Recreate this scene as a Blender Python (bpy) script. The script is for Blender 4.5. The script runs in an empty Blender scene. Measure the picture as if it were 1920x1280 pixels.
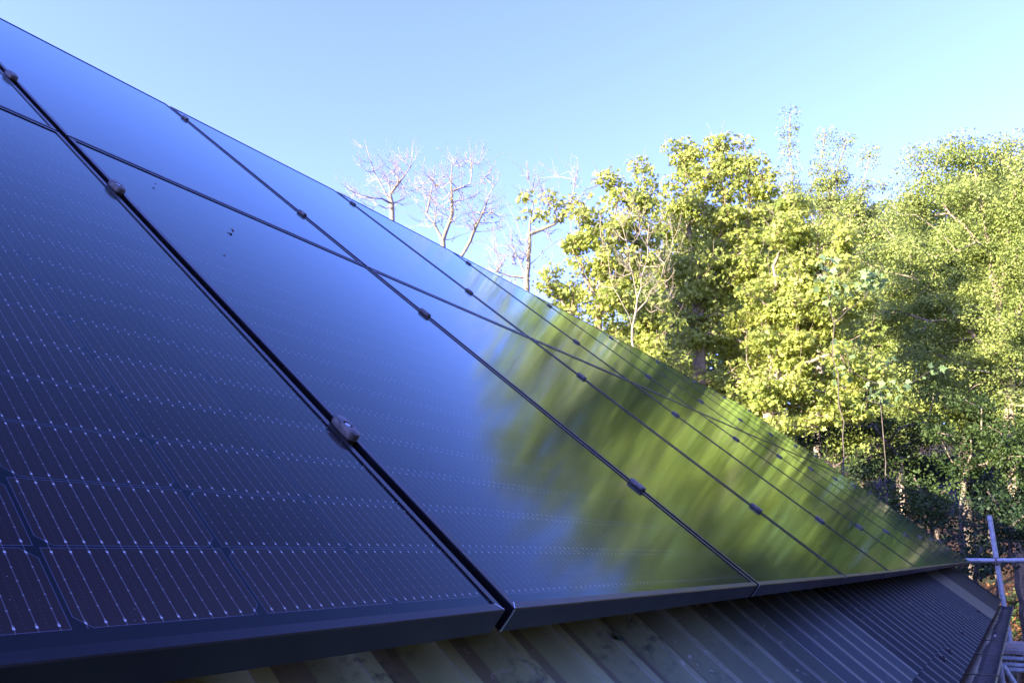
import bpy, math, random
import numpy as np
from mathutils import Vector, Matrix
R_ = math.radians
# ------------------------------------------------------------------ camera, sky, sun, exposure
sc = bpy.context.scene
Z0 = 3.1                                   # height of the array's lower edge above the yard
CAM = np.array([0.3386, -0.5507, Z0 + 0.0771])
YAW, PITCH, FPX = 0.5632, 0.2654, 1469.8
fw = np.array([math.cos(YAW) * math.cos(PITCH), math.sin(YAW) * math.cos(PITCH), math.sin(PITCH)])
rt = np.cross(fw, [0, 0, 1]); rt /= np.linalg.norm(rt); up = np.cross(rt, fw)
cd = bpy.data.cameras.new('camera'); cam = bpy.data.objects.new('camera', cd); sc.collection.objects.link(cam)
cam.matrix_world = Matrix(((rt[0], up[0], -fw[0], CAM[0]), (rt[1], up[1], -fw[1], CAM[1]), (rt[2], up[2], -fw[2], CAM[2]), (0, 0, 0, 1)))
cd.lens = FPX / 1920 * 36; cd.sensor_width = 36; cd.clip_start = 0.02; cd.clip_end = 2000
sc.camera = cam
SUN_AZ, SUN_EL = 151.0, 15.0               # degrees: azimuth from +X towards +Y, elevation
w = bpy.data.worlds.new('World'); sc.world = w; w.use_nodes = True
nt = w.node_tree; bg = nt.nodes['Background']
sky = nt.nodes.new('ShaderNodeTexSky'); sky.sky_type = 'NISHITA'; sky.sun_disc = False
sky.sun_elevation = R_(SUN_EL); sky.sun_rotation = R_(90 - SUN_AZ)
sky.altitude = 100; sky.air_density = 1.0; sky.dust_density = 0.3; sky.ozone_density = 3.5
wb = nt.nodes.new('ShaderNodeMix'); wb.data_type = 'RGBA'; wb.blend_type = 'MULTIPLY'; wb.inputs[0].default_value = 1
wb.inputs[7].default_value = (1.22, .93, 1.92, 1)          # the photograph's cool white balance
nt.links.new(sky.outputs[0], wb.inputs[6]); nt.links.new(wb.outputs[2], bg.inputs[0]); bg.inputs[1].default_value = 0.119
sd = bpy.data.lights.new('sun', 'SUN'); sd.energy = 5.0; sd.angle = R_(0.5); sd.color = (1.0, 0.89, 0.72)
so = bpy.data.objects.new('sun', sd); sc.collection.objects.link(so)
sdir = Vector((math.cos(R_(SUN_AZ)) * math.cos(R_(SUN_EL)), math.sin(R_(SUN_AZ)) * math.cos(R_(SUN_EL)), math.sin(R_(SUN_EL))))
so.rotation_euler = sdir.to_track_quat('Z', 'Y').to_euler(); so.location = (0, 0, 30)
sc.view_settings.view_transform = 'Standard'; sc.view_settings.look = 'None'
sc.view_settings.exposure = 2.5; sc.view_settings.gamma = 1

# ------------------------------------------------------------------ helpers
COL = sc.collection
def ray(px, py):
    d = fw * 1.0 + rt * ((px - 960) / FPX) + up * ((640 - py) / FPX)
    return d / np.linalg.norm(d)
def at(px, py, dist):                       # a point seen at px,py at a horizontal distance from the viewer
    d = ray(px, py); return CAM + d * (dist / math.hypot(d[0], d[1]))
def link(o, parent=None):
    COL.objects.link(o)
    if parent is not None: o.parent = parent
    return o
def tag(o, label=None, cat=None, group=None, kind=None):
    if label: o['label'] = label
    if cat: o['category'] = cat
    if group: o['group'] = group
    if kind: o['kind'] = kind
    return o
def empty(name, loc, label, cat, group=None):
    o = bpy.data.objects.new(name, None); o.location = loc; o.empty_display_size = 0.1
    link(o); return tag(o, label, cat, group)
def arr_mesh(name, V, F, mats, parent=None, attr=None, smooth=False, uv=None, mi=None):
    """V (n,3) world coordinates, F (m,k) faces of one size k (or a list of such arrays)"""
    me = bpy.data.meshes.new(name)
    Fs = F if isinstance(F, list) else [F]
    Fs = [np.asarray(f, np.int32) for f in Fs if len(f)]
    V = np.asarray(V, np.float32)
    me.vertices.add(len(V)); 
    loops = np.concatenate([f.ravel() for f in Fs]); tot = np.concatenate([np.full(len(f), f.shape[1], np.int32) for f in Fs])
    me.loops.add(len(loops)); me.polygons.add(len(tot))
    st = np.zeros(len(tot), np.int32); st[1:] = np.cumsum(tot)[:-1]
    off = np.array(parent.location, np.float32) if parent is not None else np.zeros(3, np.float32)
    me.vertices.foreach_set('co', (V - off).ravel())
    me.loops.foreach_set('vertex_index', loops); me.polygons.foreach_set('loop_start', st)
    me.polygons.foreach_set('loop_total', tot)
    if mi is not None: me.polygons.foreach_set('material_index', np.asarray(mi, np.int32))
    if smooth: me.polygons.foreach_set('use_smooth', np.ones(len(tot), bool))
    if uv is not None:
        l = me.uv_layers.new(name='UVMap'); l.data.foreach_set('uv', np.asarray(uv, np.float32)[loops].ravel())
    if attr is not None:
        a = me.attributes.new('tint', 'FLOAT', 'POINT'); a.data.foreach_set('value', np.asarray(attr, np.float32))
    me.update(calc_edges=True); me.validate()
    for m in (mats if isinstance(mats, (list, tuple)) else [mats]): me.materials.append(m)
    return link(bpy.data.objects.new(name, me), parent)
class MB:                                   # collects quads
    def __init__(s): s.v = []; s.f = []; s.m = []
    def quadface(s, pts, m=0):
        n = len(s.v); s.v += [tuple(p) for p in pts]; s.f.append(list(range(n, n + len(pts)))); s.m.append(m)
    def hexa(s, c, m=0):                    # 8 corners: bottom 0-3, top 4-7
        n = len(s.v); s.v += [tuple(p) for p in c]
        for q in ((0, 3, 2, 1), (4, 5, 6, 7), (0, 1, 5, 4), (1, 2, 6, 5), (2, 3, 7, 6), (3, 0, 4, 7)):
            s.f.append([n + i for i in q]); s.m.append(m)
    def box(s, o, a, b, c, m=0):            # origin and three edge vectors
        o, a, b, c = map(np.array, (o, a, b, c))
        s.hexa([o, o + a, o + a + b, o + b, o + c, o + a + c, o + a + b + c, o + b + c], m)
    def tube(s, p, q, r, k=12, r2=None, m=0, caps=True):
        p, q = np.array(p, float), np.array(q, float); r2 = r if r2 is None else r2
        d = q - p; d /= np.linalg.norm(d); h = np.array([0, 0, 1.]) if abs(d[2]) < .9 else np.array([1., 0, 0])
        a = np.cross(d, h); a /= np.linalg.norm(a); b = np.cross(d, a); n = len(s.v)
        for i in range(k):
            t = 2 * math.pi * i / k; s.v.append(tuple(p + r * (a * math.cos(t) + b * math.sin(t))))
        for i in range(k):
            t = 2 * math.pi * i / k; s.v.append(tuple(q + r2 * (a * math.cos(t) + b * math.sin(t))))
        for i in range(k):
            j = (i + 1) % k; s.f.append([n + i, n + k + i, n + k + j, n + j]); s.m.append(m)
        if caps:
            s.f.append([n + i for i in range(k)]); s.m.append(m); s.f.append([n + k + i for i in reversed(range(k))]); s.m.append(m)
    def build(s, name, mats, parent=None, smooth=False, bevel=0):
        me = bpy.data.meshes.new(name); off = Vector(parent.matrix_world.translation) if parent is not None else Vector()
        if parent is not None:
            off = Vector(parent.location); pp = parent.parent
            while pp is not None: off = off + Vector(pp.location); pp = pp.parent
        me.from_pydata([Vector(v) - off for v in s.v], [], s.f); me.update()
        for m in (mats if isinstance(mats, (list, tuple)) else [mats]): me.materials.append(m)
        me.polygons.foreach_set('material_index', s.m)
        if smooth:
            me.polygons.foreach_set('use_smooth', [True] * len(me.polygons)); me.set_sharp_from_angle(angle=R_(35))
        o = link(bpy.data.objects.new(name, me), parent)
        if bevel:
            b = o.modifiers.new('bevel', 'BEVEL'); b.width = bevel; b.segments = 2; b.limit_method = 'ANGLE'
        return o

# ------------------------------------------------------------------ materials
class NT:
    def __init__(s, name):
        s.m = bpy.data.materials.new(name); s.m.use_nodes = True; s.t = s.m.node_tree; s.p = s.t.nodes['Principled BSDF']; s.out = s.t.nodes['Material Output']
    def n(s, typ, **kw):
        o = s.t.nodes.new('ShaderNode' + typ)
        for k, v in kw.items(): setattr(o, k, v)
        return o
    def L(s, a, b): s.t.links.new(a, b)
    def put(s, sock, v):
        if isinstance(v, (int, float)): sock.default_value = v
        elif isinstance(v, tuple): sock.default_value = v if len(v) == len(sock.default_value) else v + (1,)
        else: s.L(v, sock)
    def math(s, op, a, b=0.0, c=0.0):
        o = s.n('Math', operation=op)
        for i, v in enumerate((a, b, c)):
            if i < len(o.inputs): s.put(o.inputs[i], v)
        return o.outputs[0]
    def mix(s, f, a, b):
        o = s.n('Mix', data_type='RGBA'); s.put(o.inputs[0], f); s.put(o.inputs[6], a); s.put(o.inputs[7], b); return o.outputs[2]
    def ramp(s, v, lo, hi):
        o = s.n('MapRange'); s.put(o.inputs[0], v); o.inputs[1].default_value = lo; o.inputs[2].default_value = hi; return o.outputs[0]
    def noise(s, vec, scale, detail=4, rough=.55):
        o = s.n('TexNoise'); s.put(o.inputs['Vector'], vec); o.inputs['Scale'].default_value = scale
        o.inputs['Detail'].default_value = detail; o.inputs['Roughness'].default_value = rough; return o.outputs[0]
    def obj(s): return s.n('TexCoord').outputs['Object']
    def bump(s, h, st, d):
        o = s.n('Bump'); s.put(o.inputs['Height'], h); o.inputs['Strength'].default_value = st; o.inputs['Distance'].default_value = d
        s.L(o.outputs[0], s.p.inputs['Normal'])
    def base(s, c): s.put(s.p.inputs['Base Color'], c)
    def set(s, **kw):
        for k, v in kw.items(): s.put(s.p.inputs[k.replace('_', ' ')], v)

def mat_simple(name, col, col2=None, rough=.6, metal=0.0, scale=8, bump=0, ior=1.5):
    t = NT(name); t.set(Roughness=rough, Metallic=metal, IOR=ior)
    v = t.n('NewGeometry').outputs['Position']
    nz = t.noise(v, scale, 5)
    t.base(t.mix(t.ramp(nz, .35, .65), col, col2 or col))
    if bump: t.bump(nz, .6, bump)
    return t.m
def mat_panel():
    t = NT('solar_glass'); uvn = t.n('UVMap'); sp = t.n('SeparateXYZ'); t.L(uvn.outputs[0], sp.inputs[0])
    u, v = sp.outputs[0], sp.outputs[1]     # metres on the laminate; cells 183.5 x 91.9 mm
    PU, PV, CW, CH = .1845, .0925, .1802, .0903
    NV = 18
    um = t.math('DIVIDE', t.math('SUBTRACT', u, .0160), PU); ci = t.math('FLOOR', um)
    x = t.math('MULTIPLY', t.math('FRACT', um), PU)           # 0..PU in the cell
    v1 = t.math('SUBTRACT', v, .0290)
    v2 = t.math('SUBTRACT', v1, t.math('MULTIPLY', t.math('GREATER_THAN', v1, 9 * PV), .008))
    vm = t.math('DIVIDE', v2, PV); vi = t.math('FLOOR', vm); y = t.math('MULTIPLY', t.math('FRACT', vm), PV)
    inx = t.math('LESS_THAN', x, CW); iny = t.math('LESS_THAN', y, CH)
    rng = t.math('MULTIPLY', t.math('MULTIPLY', t.math('GREATER_THAN', um, 0), t.math('LESS_THAN', um, 6)),
                 t.math('MULTIPLY', t.math('GREATER_THAN', vm, 0), t.math('LESS_THAN', vm, NV)))
    # chamfered corners: on the lower side in every other column, on the upper side in the rest
    par = t.math('FLOORED_MODULO', ci, 2.0)
    yy = t.math('ADD', t.math('MULTIPLY', par, y), t.math('MULTIPLY', t.math('SUBTRACT', 1.0, par), t.math('SUBTRACT', CH, y)))
    xx = t.math('MINIMUM', x, t.math('SUBTRACT', CW, x))
    cham = t.math('SUBTRACT', t.math('ADD', xx, yy), .0125)
    mask = t.math('MULTIPLY', t.math('MULTIPLY', inx, iny), t.math('MULTIPLY', rng, t.math('GREATER_THAN', cham, 0)))
    # bright outline of the cell edge
    ed = t.math('MINIMUM', t.math('MINIMUM', xx, t.math('MINIMUM', y, t.math('SUBTRACT', CH, y))), t.math('MULTIPLY', cham, .7))
    edge = t.math('MULTIPLY', mask, t.math('LESS_THAN', ed, .0007))
    # eleven busbars and their pads
    bp = CW / 11; bx = t.math('FRACT', t.math('DIVIDE', x, bp)); bd = t.math('MULTIPLY', t.math('ABSOLUTE', t.math('SUBTRACT', bx, .5)), bp)
    bar = t.math('MULTIPLY', t.math('LESS_THAN', bd, .00042), t.math('MULTIPLY', inx, rng))
    pp = CH / 6; py = t.math('MULTIPLY', t.math('ABSOLUTE', t.math('SUBTRACT', t.math('FRACT', t.math('DIVIDE', y, pp)), .5)), pp)
    pad = t.math('MULTIPLY', t.math('LESS_THAN', py, .0007), t.math('MULTIPLY', t.math('LESS_THAN', bd, .0008), mask))
    ye = t.math('MINIMUM', y, t.math('SUBTRACT', CH, y))
    big = t.math('MULTIPLY', t.math('MULTIPLY', t.math('LESS_THAN', t.math('ABSOLUTE', t.math('SUBTRACT', ye, .0052)), .0012), t.math('LESS_THAN', bd, .0010)), mask)
    # faint dotted line half way between the busbars
    b2 = t.math('MULTIPLY', t.math('ABSOLUTE', t.math('SUBTRACT', t.math('FRACT', t.math('ADD', t.math('DIVIDE', x, bp), .5)), .5)), bp)
    mid_dots = t.math('MULTIPLY', t.math('LESS_THAN', b2, .0005), t.math('MULTIPLY', t.math('LESS_THAN', t.math('FRACT', t.math('DIVIDE', y, .0040)), .4), mask))
    # each cell is a slightly different blue-violet
    cmb = t.n('CombineXYZ'); t.L(ci, cmb.inputs[0]); t.L(vi, cmb.inputs[1])
    oi = t.n('ObjectInfo'); t.L(oi.outputs['Random'], cmb.inputs[2])
    wn = t.n('TexWhiteNoise', noise_dimensions='3D'); t.L(cmb.outputs[0], wn.inputs['Vector'])
    cell = t.mix(wn.outputs['Value'], (.015, .0075, .008), (.020, .010, .010))
    gapc = (.003, .003, .007)
    c = t.mix(mask, gapc, cell)
    c = t.mix(t.math('MULTIPLY', edge, .35), c, (.13, .14, .22))
    c = t.mix(t.math('MULTIPLY', mid_dots, .10), c, (.15, .15, .20))
    c = t.mix(t.math('MULTIPLY', bar, t.math('ADD', .18, t.math('MULTIPLY', wn.outputs['Value'], .30))), c, (.20, .18, .22))
    c = t.mix(pad, c, (.15, .14, .15))
    c = t.mix(big, c, (.38, .36, .37))
    # dust specks
    vo = t.n('TexVoronoi'); t.L(uvn.outputs[0], vo.inputs['Vector']); vo.inputs['Scale'].default_value = 95
    dn = t.noise(uvn.outputs[0], 9, 2)
    speck = t.math('MULTIPLY', t.math('LESS_THAN', vo.outputs['Distance'], .055), t.math('GREATER_THAN', dn, .5))
    c = t.mix(t.math('MULTIPLY', speck, .4), c, (.3, .29, .28))
    dust = t.noise(uvn.outputs[0], 2.2, 6, .65)
    v2_ = t.n('TexVoronoi'); t.L(uvn.outputs[0], v2_.inputs['Vector']); v2_.inputs['Scale'].default_value = 240
    grit = t.math('MULTIPLY', t.math('MULTIPLY', t.math('LESS_THAN', v2_.outputs['Distance'], .20), t.math('GREATER_THAN', u, 1.1165)), t.math('GREATER_THAN', t.noise(uvn.outputs[0], 30, 2), .48))
    c = t.mix(t.math('MULTIPLY', grit, .8), c, (.42, .38, .33))
    low = t.ramp(v, .16, .0); sm = t.noise(uvn.outputs[0], 3.1, 7, .7)
    c = t.mix(t.math('ADD', t.math('MULTIPLY', t.ramp(sm, .5, .8), .009), t.math('MULTIPLY', t.math('MULTIPLY', low, low), .03)), c, (.34, .31, .27))
    df = t.n('BsdfDiffuse'); gl = t.n('BsdfGlossy', distribution='GGX')     # cells under anti-reflective textured glass
    gl.inputs['Color'].default_value = (.78, 1.0, .88, 1); t.L(t.math('ADD', t.math('MULTIPLY', dust, .05), .085), gl.inputs['Roughness'])
    fr = t.n('Fresnel'); fr.inputs[0].default_value = 1.14; mx = t.n('MixShader'); t.L(t.math('MINIMUM', t.math('MULTIPLY', fr.outputs[0], 1.40), 1.0), mx.inputs[0])
    t.L(t.mix(t.math('MINIMUM', t.math('MULTIPLY', fr.outputs[0], 2.6), 1.0), c, (0, 0, 0)), df.inputs[0])   # light is lost again on its way back out through the glass
    t.L(df.outputs[0], mx.inputs[1]); t.L(gl.outputs[0], mx.inputs[2]); t.L(mx.outputs[0], t.out.inputs[0])
    return t.m
M = {}
M['panel'] = mat_panel()
def mat_frame():
    t = NT('black_anodised_frame'); v = t.n('NewGeometry').outputs['Position']
    nz = t.noise(v, 300, 3); n2 = t.noise(v, 14, 5)
    t.base(t.mix(t.ramp(n2, .5, .75), (.006, .006, .007), (.013, .013, .014)))
    t.set(Metallic=.25, Specular_IOR_Level=.2, Roughness=t.math('ADD', t.math('MULTIPLY', n2, .15), .26)); t.bump(nz, .15, .0003)
    return t.m
M['frame'] = mat_frame()
M['silver'] = mat_simple('cut_aluminium', (.75, .75, .78), rough=.3, metal=1)
M['clamp'] = mat_simple('weathered_clamp_lit', (.035, .032, .032), (.13, .11, .09), rough=.5, metal=.4, scale=90, bump=.0008)  # weathered tone made paler to imitate flash light on the nearest clamps
M['clamp_black'] = mat_simple('black_clamp', (.008, .008, .010), (.02, .019, .02), rough=.75, metal=0, scale=90, bump=.0008, ior=1.12)
M['bolt'] = mat_simple('steel_bolt', (.45, .45, .5), rough=.25, metal=1)
M['rail'] = mat_simple('black_rail', (.03, .03, .035), rough=.4, metal=.6)
M['galv'] = mat_simple('galvanised_steel', (.26, .275, .28), (.44, .45, .44), rough=.55, metal=.3, scale=25, bump=.0008)
M['rust'] = mat_simple('rusty_coupler', (.10, .06, .04), (.25, .20, .16), rough=.7, metal=.4, scale=60, bump=.002)
M['timber'] = mat_simple('grey_scaffold_timber', (.20, .165, .15), (.32, .27, .25), rough=.85, scale=12, bump=.003)
M['wall'] = mat_simple('grey_render_wall', (.20, .19, .18), (.26, .25, .23), rough=.9, scale=6, bump=.004)
M['fascia'] = mat_simple('dark_fascia', (.020, .022, .028), (.035, .035, .04), rough=.5, scale=12)
M['gutter'] = mat_simple('dark_plastic_gutter', (.022, .024, .032), (.05, .048, .05), rough=.42, scale=14)
M['litter'] = mat_simple('rotted_gutter_debris', (.022, .018, .016), (.06, .045, .035), rough=.95, scale=60, bump=.006)
M['deadleaf'] = mat_simple('dry_red_leaf', (.10, .022, .015), (.18, .06, .03), rough=.7, scale=200)
M['moss'] = mat_simple('moss', (.02, .05, .03), (.05, .10, .07), rough=.95, scale=200, bump=.002)
M['pale'] = mat_simple('pale_scrap', (.45, .44, .38), rough=.8)
def mat_roof(name, crest, pan, rough, dirt, spec=.5, far=None, worn_glint=.5):
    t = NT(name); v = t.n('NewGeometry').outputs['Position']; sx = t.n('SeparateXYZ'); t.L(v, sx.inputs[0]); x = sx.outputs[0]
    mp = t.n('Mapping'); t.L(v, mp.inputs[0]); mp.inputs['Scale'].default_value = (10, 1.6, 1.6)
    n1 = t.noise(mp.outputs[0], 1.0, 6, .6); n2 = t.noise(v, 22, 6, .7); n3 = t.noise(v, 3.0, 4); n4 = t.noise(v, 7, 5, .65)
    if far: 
        k = t.ramp(t.math('ADD', x, t.math('MULTIPLY', n3, .8)), 1.5, 3.1)  # flash falloff painted in: pale close by, darker along the roof
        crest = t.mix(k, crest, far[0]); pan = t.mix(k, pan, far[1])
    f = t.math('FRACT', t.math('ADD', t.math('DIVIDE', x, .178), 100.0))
    isc = t.math('MULTIPLY', t.ramp(f, .30, .33), t.math('SUBTRACT', 1.0, t.ramp(f, .80, .82)))   # light contrast between rib faces painted as stripes, pans darker
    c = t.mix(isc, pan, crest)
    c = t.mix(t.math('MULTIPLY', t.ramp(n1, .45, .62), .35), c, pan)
    e1 = t.math('LESS_THAN', t.math('ABSOLUTE', t.math('SUBTRACT', f, .622)), .012)                # wear and a painted highlight along the crest corner
    c = t.mix(t.math('MULTIPLY', e1, worn_glint), c, (.30, .32, .36))
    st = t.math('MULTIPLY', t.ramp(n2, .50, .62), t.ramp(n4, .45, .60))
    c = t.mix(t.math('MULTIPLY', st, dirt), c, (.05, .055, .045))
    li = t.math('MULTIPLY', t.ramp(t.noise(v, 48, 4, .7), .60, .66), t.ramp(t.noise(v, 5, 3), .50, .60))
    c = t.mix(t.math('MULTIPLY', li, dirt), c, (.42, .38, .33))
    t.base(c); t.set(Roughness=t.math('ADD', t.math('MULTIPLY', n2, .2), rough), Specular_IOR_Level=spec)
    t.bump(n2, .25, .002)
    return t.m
M['roof_near_lit'] = mat_roof('roof_sheet_weathered_lit', (.40, .45, .235), (.24, .225, .15), .55, .8, .25, far=((.052, .062, .040), (.030, .028, .021)), worn_glint=.35)  # pale base stands in for flash light on the nearest sheets, besides stains
M['roof_mid'] = M['roof_near_lit']
M['roof'] = mat_roof('roof_sheet_coated', (.012, .014, .012), (.010, .010, .009), .45, .25, .16, worn_glint=.30)
M['roof_flat'] = mat_simple('flat_coated_flashing', (.014, .016, .016), (.018, .019, .019), rough=.7, scale=9, ior=1.2)
M['roof_sky_tone'] = mat_roof('roof_sheet_sky_tone', (.034, .040, .031), (.028, .032, .026), .40, .1, .26, worn_glint=.35)  # lighter base painted for the sky gap these sheets reflect

def mat_leaf(name, lo, hi, trans, rough=.45):
    t = NT(name); a = t.n('Attribute', attribute_name='tint')
    c = t.mix(a.outputs['Fac'], lo, hi); t.base(c); t.set(Roughness=rough, Specular_IOR_Level=.15)
    tr = t.n('BsdfTranslucent'); t.L(t.mix(.5, c, hi), tr.inputs[0])
    mx = t.n('MixShader'); mx.inputs[0].default_value = trans
    t.L(t.p.outputs[0], mx.inputs[1]); t.L(tr.outputs[0], mx.inputs[2]); t.L(mx.outputs[0], t.out.inputs[0])
    return t.m
M['syc'] = mat_leaf('sycamore_leaf', (.17, .24, .045), (.52, .54, .130), .46)
M['birch'] = mat_leaf('birch_leaf', (.13, .19, .045), (.42, .46, .125), .42)
M['shrub'] = mat_leaf('shrub_leaf', (.016, .036, .011), (.085, .125, .030), .3)
M['dark'] = mat_leaf('evergreen_leaf', (.010, .024, .010), (.035, .060, .022), .15)
M['pale_leaf'] = mat_leaf('maple_sapling_leaf', (.13, .20, .08), (.28, .38, .15), .35)
M['seed'] = mat_leaf('dry_seed_bunch', (.20, .125, .06), (.46, .34, .19), .2, .8)
M['bud'] = mat_leaf('bud', (.25, .17, .08), (.35, .33, .12), .2)
def mat_bark(name, c1, c2, c3):
    t = NT(name); v = t.n('NewGeometry').outputs['Position']
    a = t.noise(v, 9, 6, .7); b = t.noise(v, 34, 5, .7)
    c = t.mix(t.ramp(a, .38, .62), c1, c2); c = t.mix(t.ramp(b, .55, .68), c, c3)
    t.base(c); t.set(Roughness=.9); t.bump(b, .9, .02); return t.m
M['bark'] = mat_bark('lichened_bark', (.20, .15, .10), (.34, .26, .18), (.16, .17, .07))
M['bark_pale'] = mat_bark('pale_bare_bark', (.25, .205, .125), (.38, .32, .20), (.14, .12, .06))
M['bark_dark'] = mat_bark('dark_bark', (.07, .05, .04), (.13, .10, .075), (.05, .06, .03))
def mat_ground():
    t = NT('leaf_litter'); v = t.n('NewGeometry').outputs['Position']
    t.set(Specular_IOR_Level=.1)
    a = t.noise(v, 1.1, 6, .65); b = t.noise(v, 11, 5, .7); vo = t.n('TexVoronoi'); t.L(v, vo.inputs['Vector']); vo.inputs['Scale'].default_value = 16
    c = t.mix(vo.outputs['Color'], (.10, .045, .025), (.26, .15, .08))
    hs = t.n('SeparateColor'); t.L(vo.outputs['Color'], hs.inputs[0])
    c = t.mix(hs.outputs[0], (.018, .010, .006), (.075, .040, .022))
    c = t.mix(t.ramp(a, .50, .60), c, (.03, .045, .015)); c = t.mix(t.ramp(b, .5, .75), c, (.02, .015, .01))
    t.base(c); t.set(Roughness=.95); t.bump(vo.outputs['Distance'], .7, .05); return t.m
M['ground'] = mat_ground()

# ------------------------------------------------------------------ ground: flat yard, hillside rising beyond the gable
def gz(x, y):
    x = np.asarray(x, float); y = np.asarray(y, float)
    r = np.hypot(x - 5, y); s = np.clip(r - 7.5, 0, None)
    h = 0.255 * s * s / (s + 3.0)
    h = np.where(s > 0, h, 0)
    h = np.minimum(h, 12 + 0.02 * s)
    return h * (1 - np.exp(-s / 6)) + .12 * np.sin(x * .9 + .4) * np.cos(y * .8) * np.clip(s / 4, 0, 1)
g1 = np.concatenate([-np.geomspace(900, 42, 12), np.arange(-40, 60.01, .8), np.geomspace(62, 900, 12)])
gx, gy = np.meshgrid(g1, g1, indexing='ij'); n1 = len(g1)
GV = np.stack([gx, gy, gz(gx, gy)], -1).reshape(-1, 3)
ii, jj = np.meshgrid(np.arange(n1 - 1), np.arange(n1 - 1), indexing='ij'); b0 = (ii * n1 + jj).ravel()
tag(arr_mesh('ground', GV, np.stack([b0, b0 + n1, b0 + n1 + 1, b0 + 1], 1), M['ground'], smooth=True), kind='structure')

# ------------------------------------------------------------------ the roof plane and the array's geometry
PIT = 0.6909
Sv = np.array([0, math.cos(PIT), math.sin(PIT)]); Nv = np.array([0, -math.sin(PIT), math.cos(PIT)]); Xv = np.array([1., 0, 0])
O0 = np.array([0, 0, Z0])
def rp(u, v, o=0.0): return O0 + Xv * u + Sv * v + Nv * o
WP, HP, HT = 1.154, 1.687, 3.439
z0 = [.0168, .0103, .0023, -.0026, -.0027, -.0027, -.0028, -.0027, -.0064, -.012]
z1 = [-.0184, -.013, -.001, .0047, .0047, .0064, .0099, .0075, .0041, .0014]
zm = [-.0018, -.0018, .0003, .0022, -.0002, -.0017, .0011, .0006, -.0002, -.0025]
d0 = [.0358, -.0111, -.0223, -.0123, -.0145, .0082, .0052, .0037, .0062, .0015]
d1 = [.0704, -.0127, -.0465, -.0317, -.0222, .0099, .0109, .0094, .0111, .0011]
z0 = [.012] + z0; z1 = [-.01] + z1; zm = [0.0] + zm; d0 = [.140] + d0; d1 = [.170] + d1
def seam(n, v, o=0.0):
    a = z0[n] + (zm[n] - z0[n]) * v / HP if v < HP else zm[n] + (z1[n] - zm[n]) * (v - HP) / (HT - HP)
    return rp(n * WP + d0[n] + (d1[n] - d0[n]) * v / HT, v, a + o)

# ------------------------------------------------------------------ the house: corrugated roof, walls, gutter
house = empty('house', (6.0, 3.0, 0), 'low house with dark corrugated metal roof under the solar array', 'house')
OFF = -.19; U0, U1 = -3.0, 11.62; VE, VR = -.47, 3.95
PP = .178                                   # rib pitch
def prof(u, tilt=0.0):                      # height of the sheet below its crests
    f = (u / PP) % 1.0
    if f < .30: return -.030
    if f < .62: return -.030 + .030 * (f - .30) / .32
    if f < .80: return 0.0
    return -.030 * (f - .80) / .20
def sheet(ua, ub, va, vb, lift, mats, name='roof_sheet', roll=0.0, nv=1):
    us = []
    k = math.floor(ua / PP) - 1
    while k * PP < ub + PP:
        for f in (0.0, .30, .62, .80): us.append((k + f) * PP)
        k += 1
    us = [ua] + [x for x in us if ua + 1e-4 < x < ub - 1e-4] + [ub]
    vs = np.linspace(va, vb, nv + 1); uc = (ua + ub) / 2
    mb = MB()
    for j in range(nv):
        for a, b in zip(us[:-1], us[1:]):
            ha, hb = OFF + prof(a + 1e-6) + lift + roll * (a - uc), OFF + prof(b - 1e-6) + lift + roll * (b - uc)
            mb.quadface([rp(a, vs[j], ha), rp(b, vs[j], hb), rp(b, vs[j + 1], hb), rp(a, vs[j + 1], ha)])
            if j == 0: mb.quadface([rp(a, va, ha - .0015), rp(b, va, hb - .0015), rp(b, va, hb), rp(a, va, ha)])
    return mb.build(name, mats, house)
W6 = PP * 6
k = 0; u = U0
edges = [U0, -2.0 * PP * 6, -PP * 6, 0.0, PP * 6, 2.0, 2.94, 3.92]
while edges[-1] + W6 < 8.0: edges.append(edges[-1] + W6)
flat = [8.30, 9.38, U1]; edges += [flat[0]]
for k in range(len(edges) - 1):
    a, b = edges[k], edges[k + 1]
    near_lit = b <= 2.95; sky_band = (abs(a - 2.94) < .01) 
    m = (M['roof_near_lit'] if b < 2.1 else M['roof_mid']) if near_lit else (M['roof_sky_tone'] if sky_band else M['roof'])
    ro = random.Random(k).uniform(-.002, .002) + (.006 if sky_band else 0)
    sheet(a, b + .02, -.34 if not near_lit else VE, VR, .0015 * (k % 2) + .003, m, roll=ro)
sheet(2.94, flat[0], VE, -.28, -.002, M['roof'], 'eave_sheet')
for k in range(2):                          # two smooth flashing strips run down beside the verge
    mb = MB(); mb.box(rp(flat[k], VE, OFF + .001 - .004 * k), Xv * (flat[k + 1] - flat[k] + .02), Sv * (VR - VE), Nv * (.006 + .004 * k * 0))
    mb.build('verge_flashing', M['roof_sky_tone' if k == 0 else 'roof_flat'], house)
mb = MB(); mb.box(rp(U1, VE, OFF - .16), Xv * .03, Sv * (VR - VE), Nv * .165)
mb.box(rp(U1 - .10, VE + .01, OFF + .008), Xv * .10, Sv * (VR - VE), Nv * .004); mb.build('verge_trim', M['roof_flat'], house, bevel=.003)
mb = MB(); mb.box(rp(U0, VR - .05, OFF + .006), Xv * (U1 - U0 + .03), Sv * .16, Nv * .006)
rT = rp(0, VR + .11, OFF + .012); mb.quadface([rT + Xv * U0, rT + Xv * (U1 + .03), rT + Xv * (U1 + .03) + np.array([0, 5.6, -4.7]), rT + Xv * U0 + np.array([0, 5.6, -4.7])]); mb.build('ridge_and_rear_slope', M['roof'], house)
EY = VE * math.cos(PIT) - OFF * math.sin(PIT) * 1.0; EZ = Z0 + VE * math.sin(PIT) + OFF * math.cos(PIT)
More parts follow.
